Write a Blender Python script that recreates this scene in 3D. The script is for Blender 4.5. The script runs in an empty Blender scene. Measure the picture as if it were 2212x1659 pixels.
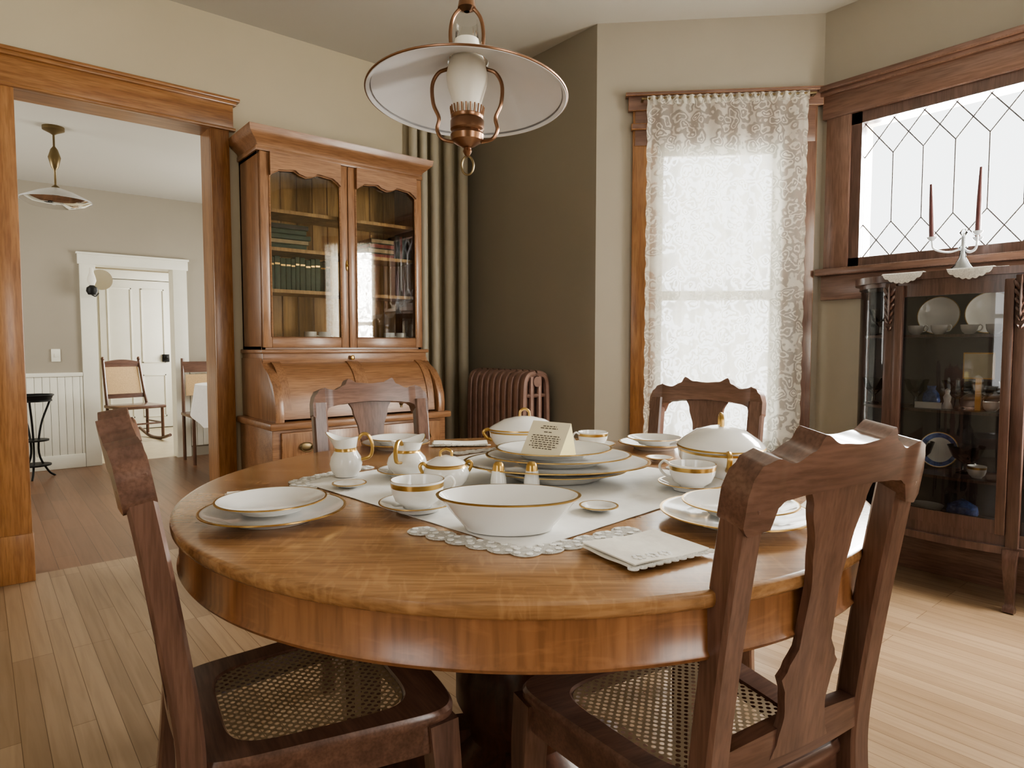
import bpy, bmesh, math, random
from math import sin,cos,pi,radians,sqrt,atan2,exp
from mathutils import Vector, Matrix
random.seed(4)
S=bpy.context.scene
COL=bpy.context.collection
PH=radians(-39.6)
def W(cx,cy):
    return (cos(PH)*cx-sin(PH)*cy, sin(PH)*cx+cos(PH)*cy)

# ---------------------------------------------------------------- materials
def newmat(name):
    m=bpy.data.materials.new(name); m.use_nodes=True
    nt=m.node_tree; nt.nodes.clear()
    out=nt.nodes.new('ShaderNodeOutputMaterial')
    return m,nt,out
def N(nt,t,**k):
    n=nt.nodes.new(t)
    for a,b in k.items(): setattr(n,a,b)
    return n
def L(nt,a,b): nt.links.new(a,b)
def rgba(c): return (c[0],c[1],c[2],1)
def mat(name,color,rough=.5,metal=0,coat=0,var=.06,nscale=8,bump=0,spec=.5,trans=0,emit=0,alpha=1):
    m,nt,out=newmat(name)
    p=N(nt,'ShaderNodeBsdfPrincipled')
    tc=N(nt,'ShaderNodeTexCoord'); no=N(nt,'ShaderNodeTexNoise')
    no.inputs['Scale'].default_value=nscale; no.inputs['Detail'].default_value=4
    L(nt,tc.outputs['Object'],no.inputs['Vector'])
    r=N(nt,'ShaderNodeValToRGB')
    r.color_ramp.elements[0].position=.3; r.color_ramp.elements[1].position=.7
    r.color_ramp.elements[0].color=rgba([max(0,c*(1-var)) for c in color])
    r.color_ramp.elements[1].color=rgba([min(1,c*(1+var)) for c in color])
    L(nt,no.outputs['Fac'],r.inputs['Fac']); L(nt,r.outputs['Color'],p.inputs['Base Color'])
    p.inputs['Roughness'].default_value=rough; p.inputs['Metallic'].default_value=metal
    p.inputs['Coat Weight'].default_value=coat; p.inputs['Specular IOR Level'].default_value=spec
    p.inputs['Transmission Weight'].default_value=trans
    if emit:
        p.inputs['Emission Color'].default_value=rgba(color); p.inputs['Emission Strength'].default_value=emit
    if bump:
        b=N(nt,'ShaderNodeBump'); b.inputs['Strength'].default_value=bump; b.inputs['Distance'].default_value=.002
        L(nt,no.outputs['Fac'],b.inputs['Height']); L(nt,b.outputs['Normal'],p.inputs['Normal'])
    L(nt,p.outputs[0],out.inputs[0]); return m
def wood(name,c1,c2,axis='Z',scale=1.0,rough=.32,coat=.25,fleck=0,rot=0):
    m,nt,out=newmat(name)
    p=N(nt,'ShaderNodeBsdfPrincipled')
    tc=N(nt,'ShaderNodeTexCoord'); mp=N(nt,'ShaderNodeMapping')
    s=[14*scale]*3; s['XYZ'.index(axis)]=1.1*scale
    mp.inputs['Scale'].default_value=s; mp.inputs['Rotation'].default_value=(0,0,rot)
    L(nt,tc.outputs['Object'],mp.inputs['Vector'])
    n1=N(nt,'ShaderNodeTexNoise'); n1.inputs['Scale'].default_value=1.6; n1.inputs['Detail'].default_value=8; n1.inputs['Distortion'].default_value=.9
    L(nt,mp.outputs[0],n1.inputs['Vector'])
    r=N(nt,'ShaderNodeValToRGB'); e=r.color_ramp.elements
    e[0].position=.3; e[1].position=.72; e[0].color=rgba(c2); e[1].color=rgba(c1)
    L(nt,n1.outputs['Fac'],r.inputs['Fac'])
    n2=N(nt,'ShaderNodeTexNoise'); n2.inputs['Scale'].default_value=11; n2.inputs['Detail'].default_value=3
    L(nt,mp.outputs[0],n2.inputs['Vector'])
    r2=N(nt,'ShaderNodeValToRGB'); r2.color_ramp.elements[0].position=.35; r2.color_ramp.elements[1].position=.6
    r2.color_ramp.elements[0].color=(.68,.65,.60,1); r2.color_ramp.elements[1].color=(1,1,1,1)
    L(nt,n2.outputs['Fac'],r2.inputs['Fac'])
    mx=N(nt,'ShaderNodeMixRGB',blend_type='MULTIPLY'); mx.inputs[0].default_value=.85
    L(nt,r.outputs['Color'],mx.inputs[1]); L(nt,r2.outputs['Color'],mx.inputs[2])
    last=mx.outputs[0]
    if fleck:
        mp2=N(nt,'ShaderNodeMapping'); s2=[9]*3; s2['XYZ'.index(axis)]=38
        mp2.inputs['Scale'].default_value=s2; mp2.inputs['Rotation'].default_value=(.2,.2,rot+.35)
        L(nt,tc.outputs['Object'],mp2.inputs['Vector'])
        n3=N(nt,'ShaderNodeTexNoise'); n3.inputs['Scale'].default_value=1.3; n3.inputs['Detail'].default_value=3; n3.inputs['Distortion'].default_value=1.2
        L(nt,mp2.outputs[0],n3.inputs['Vector'])
        r3=N(nt,'ShaderNodeValToRGB'); r3.color_ramp.elements[0].position=.53; r3.color_ramp.elements[1].position=.68
        r3.color_ramp.elements[0].color=(0,0,0,1); r3.color_ramp.elements[1].color=(fleck,fleck,fleck,1)
        L(nt,n3.outputs['Fac'],r3.inputs['Fac'])
        m2=N(nt,'ShaderNodeMixRGB',blend_type='MIX'); m2.inputs[2].default_value=rgba([min(1,c*1.4+.01) for c in c1])
        L(nt,r3.outputs['Color'],m2.inputs[0]); L(nt,last,m2.inputs[1]); last=m2.outputs[0]
    L(nt,last,p.inputs['Base Color'])
    p.inputs['Roughness'].default_value=rough; p.inputs['Coat Weight'].default_value=coat; p.inputs['Coat Roughness'].default_value=.18
    b=N(nt,'ShaderNodeBump'); b.inputs['Strength'].default_value=.12; b.inputs['Distance'].default_value=.001
    L(nt,n2.outputs['Fac'],b.inputs['Height']); L(nt,b.outputs['Normal'],p.inputs['Normal'])
    L(nt,p.outputs[0],out.inputs[0]); return m
def glassmat(name,tint=(1,1,1),refl=1.0):
    m,nt,out=newmat(name)
    t=N(nt,'ShaderNodeBsdfTransparent'); t.inputs[0].default_value=rgba(tint)
    g=N(nt,'ShaderNodeBsdfGlossy'); g.inputs['Roughness'].default_value=.02
    f=N(nt,'ShaderNodeFresnel'); f.inputs['IOR'].default_value=1.5
    mu=N(nt,'ShaderNodeMath',operation='MULTIPLY'); mu.inputs[1].default_value=refl
    L(nt,f.outputs[0],mu.inputs[0])
    mx=N(nt,'ShaderNodeMixShader'); L(nt,mu.outputs[0],mx.inputs[0]); L(nt,t.outputs[0],mx.inputs[1]); L(nt,g.outputs[0],mx.inputs[2])
    L(nt,mx.outputs[0],out.inputs[0]); return m
def boards(name,c1,c2,mortar,row=.057,rough=.35,rotz=pi/2):
    m,nt,out=newmat(name)
    p=N(nt,'ShaderNodeBsdfPrincipled'); tc=N(nt,'ShaderNodeTexCoord'); mp=N(nt,'ShaderNodeMapping')
    mp.inputs['Rotation'].default_value=(0,0,rotz); L(nt,tc.outputs['Object'],mp.inputs['Vector'])
    br=N(nt,'ShaderNodeTexBrick'); br.offset=.37; br.offset_frequency=3
    br.inputs['Scale'].default_value=1; br.inputs['Brick Width'].default_value=.9; br.inputs['Row Height'].default_value=row
    br.inputs['Mortar Size'].default_value=.0010; br.inputs['Mortar Smooth'].default_value=.2; br.inputs['Bias'].default_value=0
    br.inputs['Color1'].default_value=rgba(c1); br.inputs['Color2'].default_value=rgba(c2); br.inputs['Mortar'].default_value=rgba(mortar)
    L(nt,mp.outputs[0],br.inputs['Vector'])
    mp2=N(nt,'ShaderNodeMapping'); mp2.inputs['Scale'].default_value=(2,40,40); L(nt,mp.outputs[0],mp2.inputs['Vector'])
    no=N(nt,'ShaderNodeTexNoise'); no.inputs['Scale'].default_value=1.2; no.inputs['Detail'].default_value=5; no.inputs['Distortion'].default_value=.6
    L(nt,mp2.outputs[0],no.inputs['Vector'])
    r=N(nt,'ShaderNodeValToRGB'); r.color_ramp.elements[0].color=(.75,.72,.68,1); r.color_ramp.elements[1].color=(1,1,1,1)
    r.color_ramp.elements[0].position=.3; r.color_ramp.elements[1].position=.6
    L(nt,no.outputs['Fac'],r.inputs['Fac'])
    mx=N(nt,'ShaderNodeMixRGB',blend_type='MULTIPLY'); mx.inputs[0].default_value=.7
    L(nt,br.outputs['Color'],mx.inputs[1]); L(nt,r.outputs['Color'],mx.inputs[2]); L(nt,mx.outputs[0],p.inputs['Base Color'])
    p.inputs['Roughness'].default_value=rough
    b=N(nt,'ShaderNodeBump'); b.inputs['Strength'].default_value=.25; b.inputs['Distance'].default_value=.001; b.invert=True
    L(nt,br.outputs['Fac'],b.inputs['Height']); L(nt,b.outputs['Normal'],p.inputs['Normal'])
    L(nt,p.outputs[0],out.inputs[0]); return m
def lace(name,color,base=.35,pat=.9,scale=13,stripe=False):
    m,nt,out=newmat(name)
    tc=N(nt,'ShaderNodeTexCoord')
    no=N(nt,'ShaderNodeTexNoise'); no.inputs['Scale'].default_value=scale*.7; no.inputs['Detail'].default_value=2
    L(nt,tc.outputs['Object'],no.inputs['Vector'])
    ad=N(nt,'ShaderNodeMixRGB',blend_type='ADD'); ad.inputs[0].default_value=.12
    L(nt,tc.outputs['Object'],ad.inputs[1]); L(nt,no.outputs['Color'],ad.inputs[2])
    vo=N(nt,'ShaderNodeTexVoronoi'); vo.feature='F1'; vo.inputs['Scale'].default_value=scale
    L(nt,ad.outputs[0],vo.inputs['Vector'])
    r=N(nt,'ShaderNodeValToRGB'); cr=r.color_ramp; cr.interpolation='EASE'
    cr.elements[0].position=.0; cr.elements[0].color=(1,1,1,1)
    cr.elements[1].position=1.0; cr.elements[1].color=(1,1,1,1)
    for ps,v in ((.14,1),(.19,0),(.30,0),(.36,1),(.42,1),(.47,0),(.62,0),(.68,.8)):
        e=cr.elements.new(ps); e.color=(v,v,v,1)
    L(nt,vo.outputs['Distance'],r.inputs['Fac'])
    mr=N(nt,'ShaderNodeMapRange'); mr.inputs['To Min'].default_value=base; mr.inputs['To Max'].default_value=pat
    L(nt,r.outputs['Color'],mr.inputs['Value'])
    d=N(nt,'ShaderNodeBsdfDiffuse'); d.inputs[0].default_value=rgba(color)
    t=N(nt,'ShaderNodeBsdfTranslucent'); t.inputs[0].default_value=rgba(color)
    m1=N(nt,'ShaderNodeMixShader'); m1.inputs[0].default_value=.4; L(nt,d.outputs[0],m1.inputs[1]); L(nt,t.outputs[0],m1.inputs[2])
    tr=N(nt,'ShaderNodeBsdfTransparent'); m2=N(nt,'ShaderNodeMixShader')
    L(nt,mr.outputs[0],m2.inputs[0]); L(nt,tr.outputs[0],m2.inputs[1]); L(nt,m1.outputs[0],m2.inputs[2])
    L(nt,m2.outputs[0],out.inputs[0]); return m
def canemat(name,color):
    m,nt,out=newmat(name)
    tc=N(nt,'ShaderNodeTexCoord'); mp=N(nt,'ShaderNodeMapping'); mp.inputs['Rotation'].default_value=(0,0,pi/4)
    mp.inputs['Scale'].default_value=(1,1,0)
    L(nt,tc.outputs['Object'],mp.inputs['Vector'])
    vo=N(nt,'ShaderNodeTexVoronoi'); vo.inputs['Scale'].default_value=82; vo.inputs['Randomness'].default_value=0
    L(nt,mp.outputs[0],vo.inputs['Vector'])
    lt=N(nt,'ShaderNodeMath',operation='LESS_THAN'); lt.inputs[1].default_value=.32
    L(nt,vo.outputs['Distance'],lt.inputs[0])
    p=N(nt,'ShaderNodeBsdfPrincipled'); p.inputs['Base Color'].default_value=rgba(color); p.inputs['Roughness'].default_value=.5
    tr=N(nt,'ShaderNodeBsdfTransparent'); mx=N(nt,'ShaderNodeMixShader')
    L(nt,lt.outputs[0],mx.inputs[0]); L(nt,p.outputs[0],mx.inputs[1]); L(nt,tr.outputs[0],mx.inputs[2])
    L(nt,mx.outputs[0],out.inputs[0]); return m

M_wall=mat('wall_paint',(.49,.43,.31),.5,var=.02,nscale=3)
M_wallb=mat('wall_paint_half_shaded',(.36,.325,.265),.5,var=.02,nscale=3)  # same paint, bay shade put into the colour; darker kitchen wall reuses it
M_walld=mat('wall_paint_shaded',(.27,.24,.19),.34,var=.02,nscale=3)  # same paint again, the back wall's shade darkened into the colour
M_ceil=mat('ceiling_paint',(.54,.52,.465),.8,var=.015,nscale=2)
M_floor=boards('maple_floor',(.44,.32,.215),(.34,.235,.15),(.15,.085,.04))
M_kfloor=boards('kitchen_floor',(.24,.125,.07),(.18,.095,.055),(.06,.03,.015),.09)
M_bfloor=mat('light_floor',(.62,.55,.40),.4)
M_oakc=wood('casing_oak',(.40,.205,.085),(.25,.11,.042),'Z')
M_oakch=wood('casing_oak_h',(.40,.205,.085),(.25,.11,.042),'X')
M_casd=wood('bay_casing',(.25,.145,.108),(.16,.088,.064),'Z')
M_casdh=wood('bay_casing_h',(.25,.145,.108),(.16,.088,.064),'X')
M_ttop=wood('table_oak',(.43,.24,.11),(.28,.14,.058),'X',1,.24,.4,fleck=.22,rot=.5)
M_tap=wood('table_apron_oak',(.32,.145,.060),(.21,.088,.034),'Z',.6,.3,.35,fleck=.2)
M_tped=wood('pedestal_wood',(.10,.035,.016),(.05,.018,.009),'Z')
M_chair=wood('chair_wood',(.20,.107,.075),(.105,.052,.036),'Z',1.3,.3,.35)
M_chairh=wood('chair_wood_h',(.20,.107,.075),(.105,.052,.036),'X',1.3,.3,.35)
M_cane=canemat('cane',(.27,.20,.115))
M_sec=wood('secretary_wood',(.37,.20,.105),(.24,.12,.060),'Z',1,.35,.2)
M_sech=wood('secretary_wood_h',(.37,.20,.105),(.24,.12,.060),'X',1,.35,.2)
M_secin=wood('secretary_inside',(.66,.40,.15),(.34,.18,.06),'Z',.6,.5,0)  # inside wood brightened, amber light in the case put into the colour
M_china=wood('china_cabinet_wood',(.155,.088,.070),(.078,.044,.035),'Z',1,.3,.3)
M_chinain=mat('cabinet_interior',(.04,.035,.034),.5)
M_porc=mat('porcelain',(.83,.82,.79),.12,var=.01,coat=.3)
M_gold=mat('gold_trim',(.55,.36,.13),.28,metal=.9,var=.05)
M_copper=mat('copper',(.25,.14,.085),.3,metal=.95,var=.1,nscale=30)
M_brass=mat('aged_brass',(.20,.15,.08),.4,metal=.9,var=.1)
M_iron=mat('black_iron',(.02,.02,.02),.5,metal=.5)
M_rad=mat('radiator_paint',(.25,.155,.125),.38,metal=.3,var=.12,nscale=20)
M_pipe=mat('pipe_paint',(.42,.38,.29),.5,var=.03)
M_shade=mat('milk_enamel',(.70,.71,.73),.25,var=.01)
M_frost=mat('frosted_glass',(.88,.85,.76),.45,var=.02)
M_glass=glassmat('clear_glass',(.97,.98,.97))
M_glassd=glassmat('cabinet_glass',(.92,.92,.9),2.4)
M_glassc=glassmat('china_cabinet_glass',(.70,.71,.72),1.8)
M_white=mat('white_trim',(.80,.79,.70),.4,var=.02)
M_cloth=mat('linen',(.80,.79,.76),.85,var=.03,nscale=40,bump=.3)
M_napk=mat('napkin_linen',(.78,.745,.67),.9,var=.05,nscale=60,bump=.4)
M_lace=lace('curtain_lace',(.86,.84,.76),.42,.93,17)
M_doily=lace('doily_lace',(.85,.84,.80),.75,1,45)
M_candle=mat('candle_wax',(.10,.035,.035),.4)
M_card=mat('card',(.78,.68,.36),.7,var=.02)
M_cardf=mat('card_face',(.80,.74,.56),.7,var=.02)
M_ink=mat('ink',(.12,.09,.06),.7)
M_lead=mat('lead_came',(.10,.09,.09),.5,metal=.3)
M_green=mat('book_green',(.02,.06,.04),.6,var=.3,nscale=40)
M_red=mat('book_red',(.25,.05,.035),.6,var=.3,nscale=40)
M_tan=mat('book_tan',(.40,.30,.18),.7,var=.2,nscale=40)
M_blue=mat('blue_glaze',(.10,.16,.38),.2,var=.4,nscale=60)
M_sash=mat('sash_paint',(.7,.68,.6),.5)
M_canetan=mat('cane_back',(.55,.38,.20),.6,var=.15,nscale=120)

# ---------------------------------------------------------------- builder
def _cr(pts,n=8,closed=False):
    P=[Vector(p) for p in pts]; out=[]
    m=len(P)
    rng=range(m if closed else m-1)
    for i in rng:
        p1=P[i]; p2=P[(i+1)%m]
        p0=P[i-1] if (i>0 or closed) else p1*2-p2
        p3=P[(i+2)%m] if (i+2<m or closed) else p2*2-p1
        for k in range(n):
            t=k/n
            out.append(.5*((2*p1)+(p2-p0)*t+(2*p0-5*p1+4*p2-p3)*t*t+(3*p1-p0-3*p2+p3)*t**3))
    if not closed: out.append(P[-1])
    return out
def cr(pts,n=8,closed=False):
    return _cr([tuple(p)+(0,)*(3-len(p)) for p in pts],n,closed)
def interp(xs,ys,x):
    if x<=xs[0]: return ys[0]
    for i in range(len(xs)-1):
        if x<=xs[i+1]:
            t=(x-xs[i])/(xs[i+1]-xs[i]); t=t*t*(3-2*t)
            return ys[i]+(ys[i+1]-ys[i])*t
    return ys[-1]
class B:
    def __init__(s): s.bm=bmesh.new(); s.mats=[]; s.M=Matrix()
    def mi(s,m):
        if m not in s.mats: s.mats.append(m)
        return s.mats.index(m)
    def add(s,vs,fs,m,fm=None):
        bv=[s.bm.verts.new(s.M@Vector(v)) for v in vs]; i=s.mi(m); out=[]
        for k,f in enumerate(fs):
            try: fc=s.bm.faces.new([bv[j] for j in f])
            except ValueError: continue
            fc.material_index=i if fm is None or fm[k] is None else s.mi(fm[k]); out.append(fc)
        return bv,out
    def box(s,x0,x1,y0,y1,z0,z1,m,bev=0):
        x0,x1=min(x0,x1),max(x0,x1); y0,y1=min(y0,y1),max(y0,y1); z0,z1=min(z0,z1),max(z0,z1)
        vs=[(x0,y0,z0),(x1,y0,z0),(x1,y1,z0),(x0,y1,z0),(x0,y0,z1),(x1,y0,z1),(x1,y1,z1),(x0,y1,z1)]
        fs=[(0,3,2,1),(4,5,6,7),(0,1,5,4),(1,2,6,5),(2,3,7,6),(3,0,4,7)]
        bv,fc=s.add(vs,fs,m)
        if bev:
            es=list({e for f in fc for e in f.edges})
            bmesh.ops.bevel(s.bm,geom=es,offset=bev,segments=2,profile=.5,affect='EDGES',clamp_overlap=True)
        return bv
    def lathe(s,prof,m,n=32,c=(0,0,0),sx=1,sy=1,mseg={}):
        vs=[];rings=[]
        for r,z in prof:
            if r<1e-5: rings.append([len(vs)]); vs.append((c[0],c[1],c[2]+z))
            else:
                ring=[]
                for k in range(n):
                    a=2*pi*k/n; ring.append(len(vs)); vs.append((c[0]+r*cos(a)*sx,c[1]+r*sin(a)*sy,c[2]+z))
                rings.append(ring)
        fs=[];fm=[]
        for i in range(len(rings)-1):
            a,b=rings[i],rings[i+1]; mm=mseg.get(i)
            for k in range(n):
                k2=(k+1)%n
                if len(a)==1 and len(b)==1: continue
                if len(a)==1: fs.append((a[0],b[k],b[k2]))
                elif len(b)==1: fs.append((a[k],b[0],a[k2]))
                else: fs.append((a[k],b[k],b[k2],a[k2]))
                fm.append(mm)
        return s.add(vs,fs,m,fm)[0]
    def sweep(s,pts,prof,m,closed=False,scl=None,ref=None,cap=True):
        P=[Vector(p) for p in pts]; n=len(P); k=len(prof); vs=[]; up=None
        for i in range(n):
            if closed: T=(P[(i+1)%n]-P[i-1])
            else: T=P[min(i+1,n-1)]-P[max(i-1,0)]
            if T.length<1e-9: T=Vector((0,0,1))
            T.normalize()
            if ref is not None: side=Vector(ref)-T*Vector(ref).dot(T)
            else:
                if up is None:
                    r=Vector((0,0,1)) if abs(T.z)<.9 else Vector((1,0,0)); side=r.cross(T)
                else: side=up-T*up.dot(T)
            side.normalize(); up=side.copy(); b=T.cross(side)
            sc=1 if scl is None else scl[i]
            if not isinstance(sc,(tuple,list)): sc=(sc,sc)
            for a,c in prof: vs.append(P[i]+side*a*sc[0]+b*c*sc[1])
        fs=[]
        for i in range(n if closed else n-1):
            j=(i+1)%n
            for q in range(k):
                q2=(q+1)%k; fs.append((i*k+q,i*k+q2,j*k+q2,j*k+q))
        if cap and not closed:
            fs.append(tuple(range(k-1,-1,-1))); fs.append(tuple((n-1)*k+q for q in range(k)))
        return s.add(vs,fs,m)[0]
    def tube(s,pts,r,m,n=10,closed=False,fl=1):
        pr=[(cos(2*pi*q/n),fl*sin(2*pi*q/n)) for q in range(n)]
        sc=[r]*len(pts) if not isinstance(r,(list,tuple)) else [interp([i/(len(r)-1) for i in range(len(r))],r,j/(len(pts)-1)) for j in range(len(pts))]
        return s.sweep(pts,pr,m,closed,scl=sc)
    def grid(s,f,nu,nv,m,thick=0):
        vs=[];fs=[]
        for j in range(nv+1):
            for i in range(nu+1): vs.append(f(i/nu,j/nv))
        for j in range(nv):
            for i in range(nu):
                a=j*(nu+1)+i; fs.append((a,a+1,a+nu+2,a+nu+1))
        if thick:
            V=[Vector(v) for v in vs]; nn=len(V); nor=[]
            for j in range(nv+1):
                for i in range(nu+1):
                    a=V[j*(nu+1)+min(i+1,nu)]-V[j*(nu+1)+max(i-1,0)]
                    b=V[min(j+1,nv)*(nu+1)+i]-V[max(j-1,0)*(nu+1)+i]
                    c=a.cross(b); nor.append(c.normalized() if c.length>1e-12 else Vector((0,0,1)))
            vs=V+[V[q]-nor[q]*thick for q in range(nn)]
            fs=fs+[tuple(x+nn for x in reversed(q)) for q in fs]
            w=nu+1
            for i in range(nu):
                fs.append((i+1,i,i+nn,i+1+nn)); a=nv*w+i; fs.append((a,a+1,a+1+nn,a+nn))
            for j in range(nv):
                a=j*w; fs.append((a,a+w,a+w+nn,a+nn)); a=j*w+nu; fs.append((a+w,a,a+nn,a+w+nn))
        return s.add(vs,fs,m)[0]
    def poly(s,pts,t0,t1,m,axis='Y',bev=0):
        def mk(a,b,t):
            return {'Y':(a,t,b),'X':(t,a,b),'Z':(a,b,t)}[axis]
        n=len(pts); vs=[mk(a,b,t0) for a,b in pts]+[mk(a,b,t1) for a,b in pts]
        fs=[tuple(range(n)),tuple(range(2*n-1,n-1,-1))]+[(i,(i+1)%n,(i+1)%n+n,i+n) for i in range(n)]
        bv,fc=s.add(vs,fs,m)
        if bev:
            es=list({e for f in fc[:2] for e in f.edges})
            bmesh.ops.bevel(s.bm,geom=es,offset=bev,segments=2,profile=.5,affect='EDGES',clamp_overlap=True)
    def ell(s,c,r,m,n=12,rot=None):
        k=n//2
        prof=[(sin(pi*i/k),-cos(pi*i/k)) for i in range(k+1)]
        R=Matrix.Rotation(rot,3,'Y') if rot else Matrix.Identity(3)
        bv=s.lathe([(max(0,a) if 0<i<k else 0,b) for i,(a,b) in enumerate(prof)],m,n)
        Mi=s.M.inverted()
        for v in bv:
            p=Mi@v.co; p=R@Vector((p.x*r[0],p.y*r[1],p.z*r[2]))+Vector(c); v.co=s.M@p
    def done(s,name,parent=None,loc=None,rot=0,mw=None,sharp=38):
        bm=s.bm
        bmesh.ops.recalc_face_normals(bm,faces=bm.faces[:])
        for f in bm.faces: f.smooth=True
        for e in bm.edges:
            if len(e.link_faces)==2 and e.calc_face_angle(0)>radians(sharp): e.smooth=False
        me=bpy.data.meshes.new(name); bm.to_mesh(me); bm.free()
        for m in s.mats: me.materials.append(m)
        o=bpy.data.objects.new(name,me); COL.objects.link(o)
        if parent: o.parent=parent
        if mw is not None: o.matrix_world=mw
        else:
            if loc: o.location=loc
            o.rotation_euler=(0,0,rot)
        return o
def empty(name,loc=(0,0,0),rot=0):
    e=bpy.data.objects.new(name,None); e.empty_display_size=.1; COL.objects.link(e)
    e.location=loc; e.rotation_euler=(0,0,rot); return e
def FR(o,d):
    d=Vector(d).normalized(); a=atan2(d.y,d.x)
    return Matrix.Translation((o[0],o[1],0))@Matrix.Rotation(a,4,'Z')
def fre(name,o,d):
    d=Vector(d); return empty(name,(o[0],o[1],0),atan2(d.y,d.x))

# ---------------------------------------------------------------- room shell
H=2.77
def wall(name,o,d,s0,s1,ops,h=H,t=.15,m=M_wall):
    b=B(); x=s0
    for (a,c,z0,z1) in sorted(ops):
        b.box(x,a,0,t,0,h,m)
        if z0>0: b.box(a,c,0,t,0,z0,m)
        if z1<h: b.box(a,c,0,t,z1,h,m)
        x=c
    b.box(x,s1,0,t,0,h,m)
    return b.done(name,mw=FR(o,d))
r2=.70711
YB=.35
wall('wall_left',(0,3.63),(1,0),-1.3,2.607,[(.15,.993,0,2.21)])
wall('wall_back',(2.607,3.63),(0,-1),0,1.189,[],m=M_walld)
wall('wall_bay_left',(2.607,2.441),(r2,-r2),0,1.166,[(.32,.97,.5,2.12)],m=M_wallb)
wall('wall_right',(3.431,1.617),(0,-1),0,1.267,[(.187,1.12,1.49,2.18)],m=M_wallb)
wall('wall_bay_right',(3.431,YB),(-r2,-r2),0,1.166,[(.12,.60,.5,2.12)])
wall('wall_side',(2.607,YB-.824),(0,-1),0,1.426,[(.55,1.15,.6,2.1)])
wall('wall_front',(2.607,-1.9),(-1,0),0,3.907,[(1.2,2.1,.6,2.1)])
wall('wall_west',(-1.3,-1.9),(0,1),0,5.53,[(1.6,2.3,.6,2.1)])
b=B(); b.box(-1.5,3.65,-2.05,3.705,-.1,0,M_floor); b.done('floor')
b=B(); b.box(-1.5,3.65,-2.05,3.78,H,H+.1,M_ceil); b.done('ceiling')
b=B(); b.box(-1.5,2.75,3.705,6.87,-.1,0,M_kfloor); b.done('floor_kitchen')
b=B(); b.box(-1.5,2.75,3.78,6.95,2.44,2.54,M_ceil); b.done('ceiling_kitchen')
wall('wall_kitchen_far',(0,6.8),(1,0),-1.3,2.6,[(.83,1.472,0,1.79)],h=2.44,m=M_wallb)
wall('wall_kitchen_east',(2.6,6.8),(0,-1),0,3.02,[(.8,2.2,.8,2.0)],h=2.44)
wall('wall_kitchen_west',(-1.3,3.78),(0,1),0,3.02,[(.8,2.2,.8,2.0)],h=2.44)
b=B(); b.box(-.2,3.2,6.87,9.7,-.1,0,M_bfloor); b.done('floor_hall')
b=B(); b.box(-.2,3.2,6.95,9.7,2.44,2.54,M_ceil); b.done('ceiling_hall')
wall('wall_hall_far',(0,9.5),(1,0),0,3,[],h=2.44)
wall('wall_hall_east',(3,9.5),(0,-1),0,2.55,[(.6,2.0,.8,2.0)],h=2.44)
wall('wall_hall_west',(0,6.95),(0,1),0,2.55,[],h=2.44)

# dining doorway casing
e=empty('trim_1')
b=B()
b.box(.04,.17,3.607,3.63,0,2.20,M_oakc,.004); b.box(.973,1.065,3.607,3.63,0,2.20,M_oakc,.004)
b.box(.035,.175,3.598,3.63,0,.22,M_oakc,.004); b.box(.968,1.07,3.598,3.63,0,.22,M_oakc,.004)
b.box(.15,.17,3.63,3.80,0,2.19,M_oakc); b.box(.973,.993,3.63,3.80,0,2.19,M_oakc)
b.done('posts',e)
b=B()
b.box(.02,1.085,3.60,3.63,2.19,2.32,M_oakch,.003); b.box(.01,1.095,3.592,3.63,2.185,2.20,M_oakch,.003)
b.box(0,1.10,3.585,3.63,2.315,2.335,M_oakch,.004); b.box(-.01,1.115,3.575,3.63,2.333,2.35,M_oakch,.004)
b.box(.15,.993,3.63,3.80,2.19,2.21,M_oakch)
b.done('head',e)
def base(name,o,d,a,c,m=M_casdh):
    b=B(); b.box(a,c,-.018,0,0,.17,m,.003); b.box(a,c,-.024,0,.17,.185,m,.003); b.done(name,mw=FR(o,d))
base('baseboard_left',(0,3.63),(1,0),-1.3,.03,M_oakch); base('baseboard_back',(2.607,3.63),(0,-1),.0,1.18)
base('baseboard_bay',(2.607,2.441),(r2,-r2),.01,1.15); base('baseboard_right',(3.431,1.617),(0,-1),.02,1.25)
def lacepanel(name,o,d,x0,wd,ztop,hg):
    e2=fre(name,o,d)
    def cur(u,v):
        z=ztop-v*hg; x=x0+u*wd+(.006*abs(sin(v*60))*(1 if u>.5 else -1) if (u>.995 or u<.005) else 0)
        return (x,-.075+.010*sin(u*52+.6*sin(v*3))*(.6+.6*v)+.005*sin(u*90)*v,z)
    b=B(); b.grid(cur,160,220,M_lace)
    for u0,u1 in ((0.0,.022),(.978,1.0)):
        def bd(u,v,u0=u0,u1=u1):
            p=cur(u0+(u1-u0)*u,v); return (p[0],p[1]-.004,p[2])
        b.grid(bd,2,220,M_lace)
    b.grid(lambda u,v:(x0-.004+u*(wd+.008),-.083+.007*sin(u*130),ztop+.02-.045*v),220,3,M_lace)
    b.done('lace_panel',e2)
    b=B(); b.tube([(x0-.03,-.075,ztop+.01),(x0+wd+.04,-.075,ztop+.01)],.006,M_brass)
    for x in (x0-.027,x0+wd+.033): b.box(x-.006,x+.006,-.08,-.03,ztop+.005,ztop+.015,M_brass)
    b.done('curtain_rod',e2)
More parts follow.
